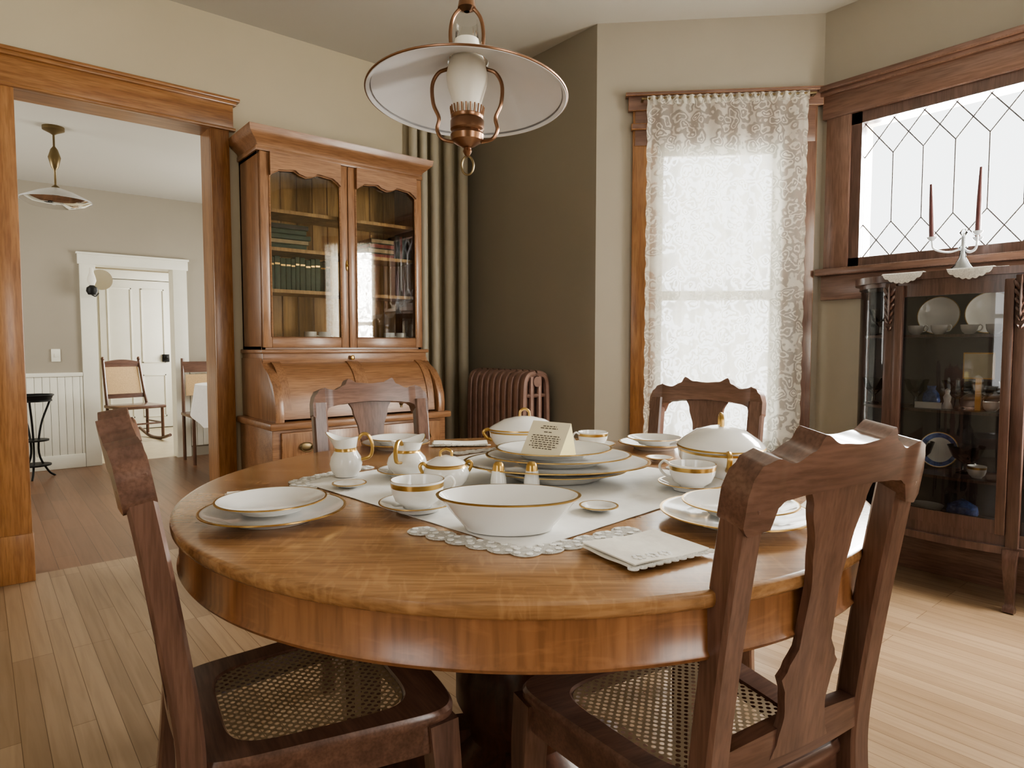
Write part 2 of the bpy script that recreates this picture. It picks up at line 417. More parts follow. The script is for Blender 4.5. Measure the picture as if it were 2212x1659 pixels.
# bay window (lace)
e=fre('window_1',(2.607,2.441),(r2,-r2))
b=B()
b.box(.19,.32,-.022,0,.42,2.33,M_oakc,.003); b.box(.97,1.13,-.022,0,.42,2.33,M_casd,.003)  # left stile given lighter oak: orange light put into its colour
b.box(.165,1.155,-.035,0,2.30,2.375,M_casdh,.003); b.box(.15,1.165,-.05,0,2.372,2.39,M_casdh,.003)
b.box(.20,1.12,-.026,0,2.12,2.30,M_casdh,.002)
b.box(.17,1.14,-.06,.02,.47,.50,M_casdh,.004); b.box(.19,1.12,-.02,0,.38,.47,M_casdh,.003)
b.box(.18,.265,-.04,0,2.20,2.235,M_casdh,.006)
b.done('casing',e)
b=B()
for x in (.32,.93): b.box(x,x+.04,.04,.08,.5,2.12,M_sash)
b.box(.32,.97,.04,.08,2.08,2.12,M_sash); b.box(.32,.97,.04,.08,.5,.56,M_sash); b.box(.32,.97,.03,.08,1.31,1.36,M_sash)
b.done('sash',e)
b=B(); b.box(.36,.93,.058,.062,.56,2.08,M_glass); b.done('glass',e)
lacepanel('lace_curtain',(2.607,2.441),(r2,-r2),.262,.80,2.335,2.0)
# leaded window on right wall
WR=1.12
e=fre('window_2',(3.431,1.617),(0,-1))
b=B()
b.box(.03,.15,-.025,0,1.45,2.32,M_casd,.003); b.box(WR+.04,1.24,-.025,0,1.45,2.32,M_casd,.003)
b.box(.01,1.25,-.03,0,2.22,2.34,M_casdh,.003); b.box(0,1.255,-.045,0,2.335,2.36,M_casdh,.004); b.box(-.0,1.26,-.06,0,2.358,2.385,M_casdh,.004)
b.box(-.0,1.255,-.055,0,1.425,1.46,M_casdh,.005); b.box(.02,1.24,-.022,0,1.30,1.425,M_casdh,.003)
b.box(.15,.20,-.012,.05,1.46,2.22,M_china); b.box(WR-.01,WR+.04,-.012,.05,1.46,2.22,M_china)
b.box(.15,WR+.04,-.012,.05,2.165,2.22,M_china); b.box(.15,WR+.04,-.012,.05,1.46,1.505,M_china)
b.done('casing',e)
b=B(); sp=.13
def came(p,q,y=.03):
    b.tube([(p[0],y,p[1]),(q[0],y,q[1])],.003,M_lead,6)
zb,zt,z0,z1=1.505,2.165,1.67,2.0
for i in range(8):
    x=.2+sp*i
    if 0<i<7: came((x,z0),(x,z1))
    for sg in (-1,1):
        xe=x+sg*sp
        if .19<xe<1.12:
            came((x,z0),(xe,zb)); came((x,z1),(xe,zt))
b.done('leading',e)
b=B(); b.box(.2,WR-.01,.028,.032,1.505,2.165,M_glass); b.done('glass',e)
def plainwin(name,o,d,a,c,z0,z1,m=M_casd,cw=.11):
    e=fre(name,o,d); b=B()
    b.box(a-cw,a,-.022,0,z0-.05,z1+.12,m,.003); b.box(c,c+cw,-.022,0,z0-.05,z1+.12,m,.003)
    b.box(a-cw-.01,c+cw+.01,-.03,0,z1,z1+.13,m,.003); b.box(a-cw,c+cw,-.06,.02,z0-.04,z0,m,.004)
    for x in (a,c-.04): b.box(x,x+.04,.04,.08,z0,z1,M_sash)
    for z in (z0,(z0+z1)/2-.02,z1-.04): b.box(a,c,.04,.08,z,z+.04,M_sash)
    b.done('casing',e)
plainwin('window_3',(3.431,YB),(-r2,-r2),.12,.60,.5,2.12,cw=.08)
lacepanel('lace_curtain',(3.431,YB),(-r2,-r2),.09,.54,2.15,1.75)
plainwin('added_window_4',(2.607,-1.9),(-1,0),1.2,2.1,.6,2.1)  # unseen window added behind the camera to let fill light in
plainwin('added_window_5',(-1.3,-1.9),(0,1),1.6,2.3,.6,2.1)  # unseen west window, added for a little warm fill
plainwin('added_window_9',(2.607,YB-.824),(0,-1),.55,1.15,.6,2.1)  # added window, there only to carry side fill into the room
plainwin('added_window_6',(2.6,6.8),(0,-1),.8,2.2,.8,2.0,M_white)  # unseen kitchen window, put in as an opening for the east fill
plainwin('added_window_7',(-1.3,3.78),(0,1),.8,2.2,.8,2.0,M_white)  # second unseen kitchen window, added for fill from the west
plainwin('added_window_8',(3,9.5),(0,-1),.6,2.0,.8,2.0,M_white)  # unseen hall window, added so fill reaches the back room

# kitchen trim
b=B()
b.box(.722,.842,6.775,6.8,0,1.79,M_white,.004); b.box(1.46,1.58,6.775,6.8,0,1.79,M_white,.004)
b.box(.71,1.592,6.77,6.8,1.78,1.87,M_white,.004); b.box(.70,1.60,6.755,6.8,1.865,1.885,M_white,.004)
b.box(.83,.842,6.8,6.95,0,1.78,M_white); b.box(1.46,1.472,6.8,6.95,0,1.78,M_white); b.box(.83,1.472,6.8,6.95,1.78,1.79,M_white)
b.done('trim_2')
b=B(); x=-1.3
while x<.715:
    b.box(x,min(x+.052,.72),6.782,6.8,.1,.80,M_white,.004); x+=.054
b.box(-1.3,.72,6.77,6.8,.80,.835,M_white,.005); b.box(-1.3,.72,6.775,6.8,0,.12,M_white,.004)
b.done('trim_wainscot')
b=B(); x=1.585
while x<2.59:
    b.box(x,min(x+.052,2.6),6.782,6.8,.1,.80,M_white,.004); x+=.054
b.box(1.585,2.6,6.77,6.8,.80,.835,M_white,.005); b.done('trim_wainscot.001')
b=B(); b.box(.50,.565,6.788,6.8,.93,1.04,M_white,.004); b.box(.525,.54,6.78,6.79,.97,1.0,M_white); b.done('light_switch')
e=empty('door_1',(0,0,0))
b=B()
b.box(1.20,2.0,9.44,9.48,.01,1.90,M_white,.003)
for (a,c) in ((1.28,1.55),(1.65,1.92)):
    for (z0_,z1_) in ((.15,.70),(.85,1.80)):
        for q in ((a,a+.018,z0_,z1_),(c-.018,c,z0_,z1_),(a,c,z0_,z0_+.018),(a,c,z1_-.018,z1_)):
            b.box(q[0],q[1],9.43,9.442,q[2],q[3],M_white,.003)
b.done('leaf',e)
b=B(); b.box(1.88,1.96,9.41,9.44,.86,.96,M_iron,.004); b.ell((1.92,9.39,.92),(.03,.025,.03),M_iron); b.done('knob',e)
b=B(); b.box(1.08,1.20,9.46,9.5,0,1.92,M_white,.003); b.box(2.0,2.12,9.46,9.5,0,1.92,M_white,.003); b.box(1.06,2.14,9.45,9.5,1.91,2.02,M_white,.003); b.done('frame',e)
# ---------------------------------------------------------------- pipes
for k,(x,y,r) in enumerate(((2.155,3.575,.026),(2.23,3.575,.024),(2.31,3.57,.028),(2.41,3.56,.032),(2.52,3.555,.034))):
    b=B(); b.lathe([(0,0),(r,0),(r,H),(0,H)],M_pipe,20)
    b.lathe([(r,0.0),(r*1.4,0),(r*1.4,.012),(r,.02)],M_pipe,20)
    b.lathe([(r,H-.02),(r*1.4,H-.01),(r*1.4,H),(r,H)],M_pipe,20)
    b.done('heating_pipe',loc=(x,y,0))
# ---------------------------------------------------------------- radiator
b=B(); nsec=10; pitch=.056
for i in range(nsec):
    y=2.745+pitch*i+.028
    loop=[(2.39,y,.10),(2.378,y,.2),(2.375,y,.5),(2.378,y,.80),(2.395,y,.885),(2.44,y,.905),(2.49,y,.905),(2.535,y,.885),(2.552,y,.80),(2.555,y,.5),(2.552,y,.2),(2.54,y,.10),(2.49,y,.075),(2.44,y,.075)]
    b.sweep(cr(loop,4,True),[(.020*cos(a*pi/4),.024*sin(a*pi/4)) for a in range(8)],M_rad,closed=True,ref=(1,0,.01))
    for xx in (2.435,2.495): b.tube([(xx,y,.08),(xx,y,.3),(xx,y,.6),(xx,y,.89)],.017,M_rad,8)
    for zz in (.22,.5,.78): b.tube([(2.38,y,zz),(2.55,y,zz)],.012,M_rad,8)
for zz in (.12,.86): b.tube([(2.465,2.75,zz),(2.465,2.75+pitch*nsec,zz)],.03,M_rad,12)
for yy in (2.77,2.75+pitch*(nsec-.5)):
    for xx in (2.40,2.53): b.lathe([(0,0),(.025,0),(.022,.02),(.014,.05),(.02,.1),(0,.12)],M_rad,12,c=(xx,yy,0))
b.done('radiator')

# ---------------------------------------------------------------- secretary bookcase
e=empty('secretary_bookcase',(1.09,3.625,0))
b=B()
b.box(0,1.0,-.49,0,.06,.66,M_sech,.004); b.box(-.01,1.01,-.50,0,0,.09,M_sech,.005)
b.box(-.02,1.02,-.525,0,.655,.69,M_sech,.008)
for (z0_,z1_) in ((.10,.27),(.29,.46),(.48,.64)):
    for (x0,x1) in ((.04,.485),(.515,.96)):
        b.box(x0,x1,-.505,-.48,z0_,z1_,M_sec,.006)
b.done('base',e)
b=B()
for z in (.19,.38,.565):
    for x in (.16,.36,.64,.85):
        b.ell((x,-.512,z),(.035,.006,.022),M_brass)
        b.tube(cr([(x-.028,-.516,z+.002),(x-.025,-.53,z-.016),(x,-.532,z-.024),(x+.025,-.53,z-.016),(x+.028,-.516,z+.002)],4),.003,M_brass,6)
b.done('drawer_pulls',e)
b=B()
def cyl(off):
    def f(u,v):
        a=v*pi/2
        return (.06+u*.88,-.285-(.175+off)*sin(a)**.9,.70+(.27+off)*cos(a))
    return f
b.grid(cyl(0),24,20,M_sech,.01)
for (u0,u1) in ((0,.05),(.46,.54),(.95,1)):
    g=cyl(.008); b.grid(lambda u,v,g=g,u0=u0,u1=u1:g(u0+u*(u1-u0),v),3,20,M_sec,.008)
for v0 in (0,.90):
    g=cyl(.008); b.grid(lambda u,v,g=g,v0=v0:g(u,v0+v*.10),24,4,M_sech,.008)
prof=[(0,.69),(-.50,.69),(-.505,.74),(-.495,.80),(-.465,.87),(-.415,.925),(-.35,.955),(-.315,.975),(-.31,1.0),(0,1.0)]
for x in (.015,.945): b.poly([(p[0],p[1]) for p in prof],x,x+.045,M_sec,'X',.004)
b.box(.02,.98,-.32,0,.975,1.035,M_sech,.006); b.box(.01,.99,-.335,0,1.025,1.045,M_sech,.005)
for x in (.28,.72): b.lathe([(0,0),(.010,0),(.008,.01),(.014,.02),(0,.026)],M_brass,10,c=(x,-.47,.725))
b.ell((.5,-.337,1.0),(.012,.004,.014),M_gold)
b.done('rolltop',e)
b=B()
x0,x1,yf=.025,.965,-.29
b.box(x0,x0+.022,yf,0,1.04,2.04,M_sec,.002); b.box(x1-.022,x1,yf,0,1.04,2.04,M_sec,.002)
b.box(x0,x1,-.02,-.004,1.04,2.04,M_secin); b.box(x0,x1,yf,0,1.04,1.06,M_sech); b.box(x0,x1,yf,0,2.02,2.05,M_sech)
xx=x0+.03
while xx<x1-.05: b.box(xx,xx+.086,-.026,-.02,1.06,2.02,M_secin,.003); xx+=.09
for z in (1.34,1.555,1.75): b.box(x0+.02,x1-.02,-.25,-.02,z,z+.018,M_secin)
b.box((x0+x1)/2-.006,(x0+x1)/2+.006,-.285,-.25,1.06,2.02,M_sec)
b.box(x0-.01,x1+.01,yf-.012,0,2.035,2.06,M_sech,.003)
lv=[(.0,2.05),(.008,2.075),(.035,2.10),(.05,2.115),(.055,2.145)]
vs=[];fs=[]
for (o_,z) in lv:
    vs+= [(x0-o_,0,z),(x0-o_,yf-.01-o_,z),(x1+o_,yf-.01-o_,z),(x1+o_,0,z)]
for i in range(len(lv)-1):
    for q in range(3): fs.append((i*4+q,i*4+q+1,(i+1)*4+q+1,(i+1)*4+q))
fs.append((16,17,18,19)); fs.append((0,1,2,3))
b.add(vs,fs,M_sech)
b.done('upper_case',e)
def door(x0,x1,name):
    b=B(); y0,y1=-.312,-.29; z0_,z1_=1.055,2.03; s=.044
    b.box(x0,x0+s,y0,y1,z0_,z1_,M_sec,.003); b.box(x1-s,x1,y0,y1,z0_,z1_,M_sec,.003)
    b.box(x0+s,x1-s,y0,y1,z0_,z0_+.055,M_sech,.003)
    w=x1-x0-2*s
    def f(u,v):
        c=abs(u-.5)*2
        zb=1.945+interp([0,.18,.32,.75,.88,1],[-.012,-.004,.012,.004,-.010,-.030],c)
        return (x0+s+u*w,y0,zb+(z1_-zb)*v)
    b.grid(f,40,2,M_sech,-.02)
    pts=[(x0+s,y0-.002,z0_+.055)]+[f(u/24,0) for u in range(25)]+[(x1-s,y0-.002,z0_+.055)]
    b.tube([Vector(p) for p in pts],.005,M_sech,6,closed=True)
    xc=(x0+x1)/2; zc=1.985
    for k in range(-3,4):
        a=k*.42; b.ell((xc+.022*sin(a),y0-.003,zc+.018*cos(a)-.01),(.007,.008,.020),M_sec,8,rot=a)
    for sg in (-1,1):
        b.tube(cr([(xc+sg*.03,y0-.003,zc),(xc+sg*.06,y0-.003,zc+.014),(xc+sg*.09,y0-.003,zc),(xc+sg*.12,y0-.003,zc+.01),(xc+sg*.145,y0-.003,zc-.005)],5),[.007,.005,.006,.003,.002],M_sec,8)
        for k in range(4):
            a=sg*(.7+.35*k); b.ell((xc+sg*.165+.010*sin(a)*1,y0-.003,zc-.012+.010*cos(a)),(.005,.006,.015),M_sec,8,rot=a)
    b.done(name,e)
    b=B(); b.box(x0+s-.002,x1-s+.002,-.303,-.300,z0_+.05,2.0,M_glassd); b.done(name+'_glass',e)
door(.03,.493,'left_door'); door(.497,.96,'right_door')
b=B(); b.ell((.485,-.315,1.50),(.006,.004,.03),M_gold); b.ell((.485,-.32,1.50),(.005,.008,.008),M_gold); b.done('escutcheon',e)
b=B(); x=.06
while x<.42:
    w=random.uniform(.022,.032); h=random.uniform(.165,.18); b.box(x,x+w-.002,-.2,-.05,1.359,1.359+h,M_green,.003)
    b.box(x+.002,x+w-.004,-.2015,-.2,1.359+h*.75,1.359+h*.8,M_gold); x+=w
for k in range(5):
    b.box(.07+.01*(k%2),.30+.012*(k%3),-.22,-.05,1.574+k*.026,1.574+k*.026+.024,[M_green,M_tan,M_green,M_green,M_iron][k],.003)
for k in range(4): b.box(.66+.01*k,.84,-.2,-.05,1.574+k*.028,1.574+k*.028+.026,[M_red,M_tan,M_red,M_tan][k],.003)
for k in range(3): b.box(.85+k*.025,.873+k*.025,-.2,-.05,1.574,1.574+.14,[M_iron,M_red,M_iron][k],.003)
b.done('books',e)
b=B()
for x in (.32,.40,.80,.88):
    b.lathe([(0,0),(.032,0),(.034,.005),(.033,.08),(.030,.08),(.029,.01),(0,.01)],M_porc,20,c=(x,-.2,1.061))
    b.tube(cr([(x+.03,-.2,1.12),(x+.05,-.2,1.115),(x+.048,-.2,1.09),(x+.03,-.2,1.08)],4),.004,M_porc,6)
b.done('mugs',e)

# ---------------------------------------------------------------- china cabinet
e=fre('china_cabinet',(3.41,1.39),(0,-1))
def outl(t):
    if t<.3:
        a=t/.3*pi/2; return (.02+.215*(1-cos(a))*1.0,-.265*sin(a))
    if t>.7:
        p=outl(1-t); return (.94-p[0],p[1])
    u=(t-.3)/.4; return (.235+u*.47,-.265-.03*sin(pi*u))
NT=48
OUT=[outl(i/NT) for i in range(NT+1)]
def slab(b,z0_,z1_,o,m,bev=.004):
    pts=[]
    for (x,y) in OUT:
        sx=(x-.47); pts.append((.47+sx*(1+o/.47), y-o if y<-.02 else y))
    pts=[(.47+(-.45)*(1+o/.47),0)]+pts[1:-1]+[(.47+.45*(1+o/.47),0)]
    b.poly(pts,z0_,z1_,m,'Z',bev)
b=B()
slab(b,1.345,1.375,.02,M_china); slab(b,1.325,1.345,.005,M_china); slab(b,.235,.265,.018,M_china); slab(b,.265,.315,.0,M_china)
b.box(.02,.92,-.015,0,.25,1.34,M_chinain)
for x in (.235,.705):
    b.box(x-.022,x+.022,-.285,-.245,.26,1.34,M_china,.004)
for x in (.03,.91): b.box(x-.018,x+.018,-.035,0,.26,1.34,M_china,.003)
for x in (.235,.705):
    for k in range(6):
        z=1.30-k*.032; s=1-.1*k
        for sg in (-1,1): b.ell((x+sg*.014*s,-.292,z),(.009*s,.010,.024*s),M_china,8,rot=sg*.5)
    b.ell((x,-.296,1.25),(.006,.01,.09),M_china,8)
b.box(.257,.29,-.295,-.27,.31,1.325,M_china,.003); b.box(.65,.683,-.295,-.27,.31,1.325,M_china,.003)
def arc(x0,x1,z0_,z1_,t=.02,n=12):
    b.grid(lambda u,v:(x0+u*(x1-x0),-.265-.03*sin(pi*((x0+u*(x1-x0))-.235)/.47)-.004,z0_+v*(z1_-z0_)),n,1,M_china,t)
arc(.257,.683,.31,.365); arc(.257,.683,1.275,1.325)
b.done('case',e)
b=B()
for x in (.235,.705):
    b.sweep(cr([(x,-.27,.25),(x,-.285,.20),(x,-.275,.12),(x,-.262,.05),(x,-.275,.0)],5),[(-.02,-.02),(.02,-.02),(.02,.02),(-.02,.02)],M_china,ref=(1,0,0),scl=[1.3-.6*min(1,i/14)+(0.25 if i>17 else 0) for i in range(21)])
for x in (.04,.90): b.box(x-.018,x+.018,-.04,-.004,0,.25,M_china,.004)
b.done('legs',e)
b=B()
for (t0,t1) in ((0.02,.29),(.71,.98)):
    b.grid(lambda u,v:(outl(t0+u*(t1-t0))[0],outl(t0+u*(t1-t0))[1],.315+v*1.01),16,1,M_glass)
b.grid(lambda u,v:(.29+u*.36,-.265-.03*sin(pi*((.29+u*.36)-.235)/.47),.365+v*.91),12,1,M_glassc)
b.done('glass',e)
b=B()
for z in (.50,.78,1.10):
    pts=[(.47+(x-.47)*.95,y*.93) for x,y in OUT]; b.poly(pts,z,z+.012,M_china,'Z')
b.done('shelves',e)
def dplate(b,R,c=(0,0,0),m=M_porc,gold=True,n=40,sx=1,sy=1,k=1,rim=None):
    g=M_gold if gold else M_porc
    pr=[(0,.002),(.5*R,.002),(.52*R,0),(.56*R,0),(.60*R,.005),(.96*R,.017*k),(R,.0185*k),(R,.0205*k),(.965*R,.0205*k),(.93*R,.0190*k),(.70*R,.0095),(.67*R,.009),(.60*R,.0055),(0,.0055)]
    ms={6:g,7:g}
    if rim: ms[9]=rim
    return b.lathe(pr,M_porc,n,c=c,sx=sx,sy=sy,mseg=ms)
def cup(b,R,Hh,c=(0,0,0),ha=0,n=32,gold=True):
    g=M_gold if gold else M_porc
    pr=[(0,.003),(.48*R,.003),(.48*R,0),(.52*R,0),(.55*R,.06*Hh),(.82*R,.25*Hh),(.95*R,.55*Hh),(.975*R,.74*Hh),(.995*R,.92*Hh),(R,Hh),(.96*R,Hh),(.94*R,.9*Hh),(.90*R,.55*Hh),(.76*R,.27*Hh),(.4*R,.1*Hh),(0,.09*Hh)]
    b.lathe(pr,M_porc,n,c=c,mseg={7:g,9:g})
    ca,sa=cos(ha),sin(ha)
    pts=cr([(R*.95,.85*Hh),(R*1.25,1.0*Hh),(R*1.45,.75*Hh),(R*1.25,.42*Hh),(R*.86,.33*Hh)],6)
    b.tube([Vector((c[0]+p[0]*ca,c[1]+p[0]*sa,c[2]+p[1])) for p in pts],.0035,M_porc,8,fl=.8)
b=B()
for x,R,z in ((.36,.085,1.112),(.55,.09,1.112)):
    b.M=Matrix.Translation((x,-.06,z+R))@Matrix.Rotation(radians(80),4,'X'); dplate(b,R)
b.M=Matrix.Translation((.38,-.06,.513+.08))@Matrix.Rotation(radians(80),4,'X'); dplate(b,.08,rim=M_blue)
b.M=Matrix()
for x in (.31,.40,.51,.60): cup(b,.032,.04,(x,-.19,1.1125),ha=0,n=20,gold=False)
for x in (.60,): cup(b,.03,.04,(x,-.2,.7925),ha=1,n=20,gold=False)
for x in (.56,): cup(b,.035,.05,(x,-.2,.5125),ha=2,n=20)
for x,z,s in ((.30,.793,.05),(.46,.793,.06),(.55,.793,.055),(.63,.793,.04),(.33,.513,.05),(.5,.513,.07),(.12,.793,.05),(.14,1.113,.05),(.13,.513,.05)):
    b.lathe([(0,0),(s*.5,0),(s*.2,.01),(s*.15,.04),(s*.7,.07),(s,.12),(s*.96,.12),(s*.6,.075),(0,.05)],M_glass,20,c=(x,-.13,z))
b.box(.50,.60,-.20,-.195,.93,1.03,M_cardf); b.box(.495,.605,-.195,-.185,.925,1.035,M_gold); b.box(.54,.56,-.19,-.18,.792,.925,M_gold)
b.lathe([(0,0),(.025,0),(.035,.03),(.03,.06),(.015,.08),(.018,.095),(0,.095)],M_blue,24,c=(.37,-.16,.793))
b.lathe([(0,0),(.022,0),(.02,.01),(.012,.03),(.016,.05),(.008,.065),(.011,.08),(0,.09)],M_porc,20,c=(.44,-.19,.793))
b.box(.33,.43,-.235,-.22,.793,.82,M_porc)
b.lathe([(0,0),(.045,0),(.06,.03),(.055,.06),(.03,.075),(0,.09)],M_blue,24,c=(.50,-.15,.316)); b.lathe([(0,0),(.05,0),(.07,.04),(.066,.04),(0,.01)],M_porc,24,c=(.36,-.15,.316))
b.done('china_ware',e)
b=B()
b.grid(lambda u,v:(.20+u*.46,-.02-v*.275,1.3765),20,8,M_doily,-.0012)
for (xa,xb) in ((.215,.375),(.46,.62)):
    b.grid(lambda u,v,xa=xa,xb=xb:(xa+u*(xb-xa),-.292-.035*min(1,v*2.2)-.001,1.3775-max(0,v-.45)*.075*(sin(pi*u)**.6+.15*abs(sin(u*pi*7)))),40,10,M_doily,-.0012)
b.done('lace_runner',e)
# candelabra
b=B()
ms=mat('crystal_core',(.6,.62,.65),.1,var=.02)
b.lathe([(0,0),(.05,0),(.052,.006),(.03,.03),(.014,.06),(.010,.09),(.018,.10),(.008,.115),(.007,.15),(.016,.165),(.008,.18),(0,.185)],M_glass,24)
b.lathe([(.0,.004),(.046,.004),(.028,.026),(.008,.06),(.005,.15),(0,.17)],ms,20)
tips=[(-.115,.03,0),(.045,-.02,.06),(.082,.03,.0)]
for (x,y,dz) in tips:
    b.tube(cr([(0,0,.10),(x*.45,y*.5,.085),(x*.9,y,.10),(x,y,.135+dz*.3)],6),.0042,ms,8)
    b.lathe([(0,0),(.008,.002),(.018,.012),(.020,.018),(.012,.018),(.012,.005),(0,.004)],ms,16,c=(x,y,.133+dz*.3))
    ti=(-.012 if x<0 else .004)
    b.tube([(x,y,.138+dz*.3),(x+ti*.5,y,.25+dz),(x+ti,y,.375+dz)],[.0105,.009,.005],M_candle,12)
b.done('candelabra',loc=(3.26,.925,1.379),rot=PH)

# ---------------------------------------------------------------- dining table
TC=(.022,1.442); tw=W(*TC)
e=empty('dining_table',(tw[0],tw[1],0),PH)
b=B(); R=.70
b.lathe([(0,.735),(R-.012,.735),(R-.004,.738),(R,.743),(R+.001,.750),(R,.757),(R-.004,.7595),(R-.008,.76),(0,.76)],M_ttop,160)
b.done('top',e)
b=B()
b.lathe([(R-.013,.735),(R-.012,.68),(R-.008,.674),(R-.012,.668),(R-.035,.668),(R-.035,.735)],M_tap,160)
b.done('apron',e)
b=B()
b.lathe([(0,.09),(.17,.09),(.185,.11),(.18,.14),(.15,.16),(.12,.19),(.125,.22),(.15,.27),(.15,.33),(.125,.39),(.10,.45),(.095,.50),(.12,.53),(.12,.56),(.10,.58),(.13,.61),(.21,.63),(.21,.735),(0,.735)],M_tped,48)
for k in range(4):
    a=k*pi/2+.0; ca,sa=cos(a),sin(a)
    pts=cr([(.10,.17),(.2,.15),(.28,.09),(.36,.045),(.44,.035)],5)
    b.sweep([Vector((p[0]*ca,p[0]*sa,p[1])) for p in pts],[(-.035,-.035),(.035,-.035),(.035,.035),(-.035,.035)],M_tped,ref=(-sa,ca,0))
b.done('pedestal',e)

# ---------------------------------------------------------------- dining chairs
def yb(z): return -.19-(.0 if z<.46 else .065*((z-.46)/.46)**1.25)
def chair(tx,ty,f):
    q=sqrt(f[0]**2+f[1]**2); f=(f[0]/q,f[1]/q)
    ox,oy=tx+f[0]*.257,ty+f[1]*.257
    ang=atan2(f[1],f[0])-pi/2
    wx,wy=W(ox,oy)
    e=empty('dining_chair',(wx,wy,0),PH+ang)
    b=B()
    for sg in (-1,1):
        pts=cr([(sg*.150,-.245,0),(sg*.152,-.215,.2),(sg*.155,-.195,.40),(sg*.157,yb(.5),.5),(sg*.159,yb(.65),.65),(sg*.161,yb(.78),.78),(sg*.162,yb(.89),.89)],5)
        b.sweep(pts,[(-.021,-.014),(-.016,-.019),(.016,-.019),(.021,-.014),(.021,.014),(.016,.019),(-.016,.019),(-.021,.014)],M_chair,ref=(1,0,0))
    b.done('rear_posts',e)
    b=B()
    cv=lambda x:-.018*(1-(min(abs(x),.18)/.18)**2)
    def crest(u,v):
        x=-.184+u*.368; ax=abs(x)
        zt=interp([0,.043,.074,.086,.118,.148,.168,.178,.184],[.938,.941,.954,.935,.922,.930,.924,.910,.885],ax)
        zb=interp([0,.05,.085,.12,.134,.142,.176,.184],[.884,.882,.880,.876,.868,.842,.836,.848],ax)
        z=zb+(zt-zb)*v
        th=.018+.005*interp([.12,.15],[0,1],ax)
        return (x,yb(z)+cv(x)-th,z)
    b.grid(crest,80,8,M_chairh,.042)
    def splat(u,v):
        z=.50+v*.390
        hw=interp([.50,.52,.56,.60,.615,.63,.66,.74,.80,.86,.89],[.062,.052,.044,.050,.060,.050,.034,.031,.040,.056,.070],z)
        x=(u-.5)*2*hw
        return (x,yb(z)+cv(x)-.006,z)
    b.grid(splat,12,40,M_chair,.012)
    b.grid(lambda u,v:(-.15+u*.30,yb(.5)+cv(-.15+u*.30)*.6-.012,.485+v*.045+.012*sin(pi*u)*v),16,2,M_chairh,.024)
    for sg in (-1,1): b.ell((sg*.163,yb(.865)-.024,.868),(.006,.003,.006),M_chair,8)
    b.done('back',e,sharp=50)
    def hwid(y): return .162+.052*((y+.19)/.40)
    b=B(); n=96
    def oring(k,inner):
        a=2*pi*k/n; p=.24 if not inner else .40
        c_,s_=cos(a),sin(a)
        X=(abs(c_)**p)*(1 if c_>=0 else -1); Y=(abs(s_)**p)*(1 if s_>=0 else -1)
        if inner: X*=.76;Y*=.72
        y=.01+Y*.20
        return (X*hwid(y)*1.02,y+(0 if inner else .012*(1-X*X)*(1 if Y>0 else 0)))
    def prof_ring(off,z,inner):
        return [(oring(k,inner)[0]*(1+off),oring(k,inner)[1]*(1+off),z) for k in range(n)]
    rings=[prof_ring(-.01,.385,False),prof_ring(0,.39,False),prof_ring(.0,.432,False),prof_ring(.02,.437,False),prof_ring(.022,.448,False),prof_ring(.0,.455,False),prof_ring(.03,.452,True),prof_ring(0,.447,True),prof_ring(0,.425,True),prof_ring(-.01,.395,False)]
    vs=[v for r in rings for v in r]; fs=[]
    for i in range(len(rings)-1):
        for k in range(n):
            fs.append((i*n+k,i*n+(k+1)%n,(i+1)*n+(k+1)%n,(i+1)*n+k))
    b.add(vs,fs,M_chairh)
    for sg in (-1,1):
        pts=cr([(sg*.193,.182,.435),(sg*.197,.190,.32),(sg*.195,.187,.2),(sg*.192,.182,.1),(sg*.197,.195,.0)],5)
        b.sweep(pts,[(-.022,-.022),(.022,-.022),(.022,.022),(-.022,.022)],M_chair,ref=(1,0,0),scl=[1.15-.4*(i/20) for i in range(21)])
        b.tube([(sg*.187,.18,.17),(sg*.152,-.21,.17)],.011,M_chair,8)
    b.tube([(-.18,-.02,.17),(.18,-.02,.17)],.011,M_chair,8)
    b.done('seat_frame',e)
    b=B(); vs=[(0,.01,.443)]+prof_ring(0,.449,True); b.add(vs,[(0,1+k,1+(k+1)%n) for k in range(n)],M_cane); b.done('cane_seat',e)
    return e
chair(-.600,1.0,(.853,.522))
chair(.424,.842,(-.5,.866))
chair(-.445,2.03,(.5,-.87))
chair(.625,2.08,(-.6,-.8))

# ---------------------------------------------------------------- table setting
ZT=.7605
def T(cx,cy,z=ZT): w=W(cx,cy); return (w[0],w[1],z)
b=B(); hd=.49
def cl(u,v):
    a=(u-.5)*2; c=(v-.5)*2
    x=(a-c)*.5*hd; y=(a+c)*.5*hd
    return (x,y,.0016+.0005*sin(x*60)*sin(y*47))
b.grid(cl,40,40,M_cloth,.0012)
for k in range(4):
    a=-pi/2+k*pi/2
    for j in range(-5,6):
        t=j/5
        px=hd*1.0-abs(t)**1.25*.105; py=t*.165
        X=px*cos(a)-py*sin(a); Y=px*sin(a)+py*cos(a)
        b.lathe([(0,.0005),(.024,.0005),(.025,.0012),(.024,.002),(.019,.0016),(.013,.0026),(0,.0026)],M_doily,16,c=(X,Y,0))
        for q in range(5):
            aa=q*2*pi/5+j; b.lathe([(0,0.0024),(.0055,.0024),(.005,.0034),(0,.0036)],M_cloth,8,c=(X+.016*cos(aa),Y+.016*sin(aa),0))
b.done('tablecloth',loc=T(.02,1.42),rot=PH)
ZC=ZT+.0036
def obj(name,cx,cy,z=ZC,rot=0,fn=None):
    b=B(); fn(b); return b.done(name,loc=T(cx,cy,z),rot=PH+rot)
def stack(cx,cy,R1,R2,z=ZT,dx=0,dy=0):
    obj('dinner_plate',cx,cy,z,0,lambda b:dplate(b,R1,n=64))
    obj('salad_plate',cx+dx,cy+dy,z+.0135,0,lambda b:dplate(b,R2,n=64))
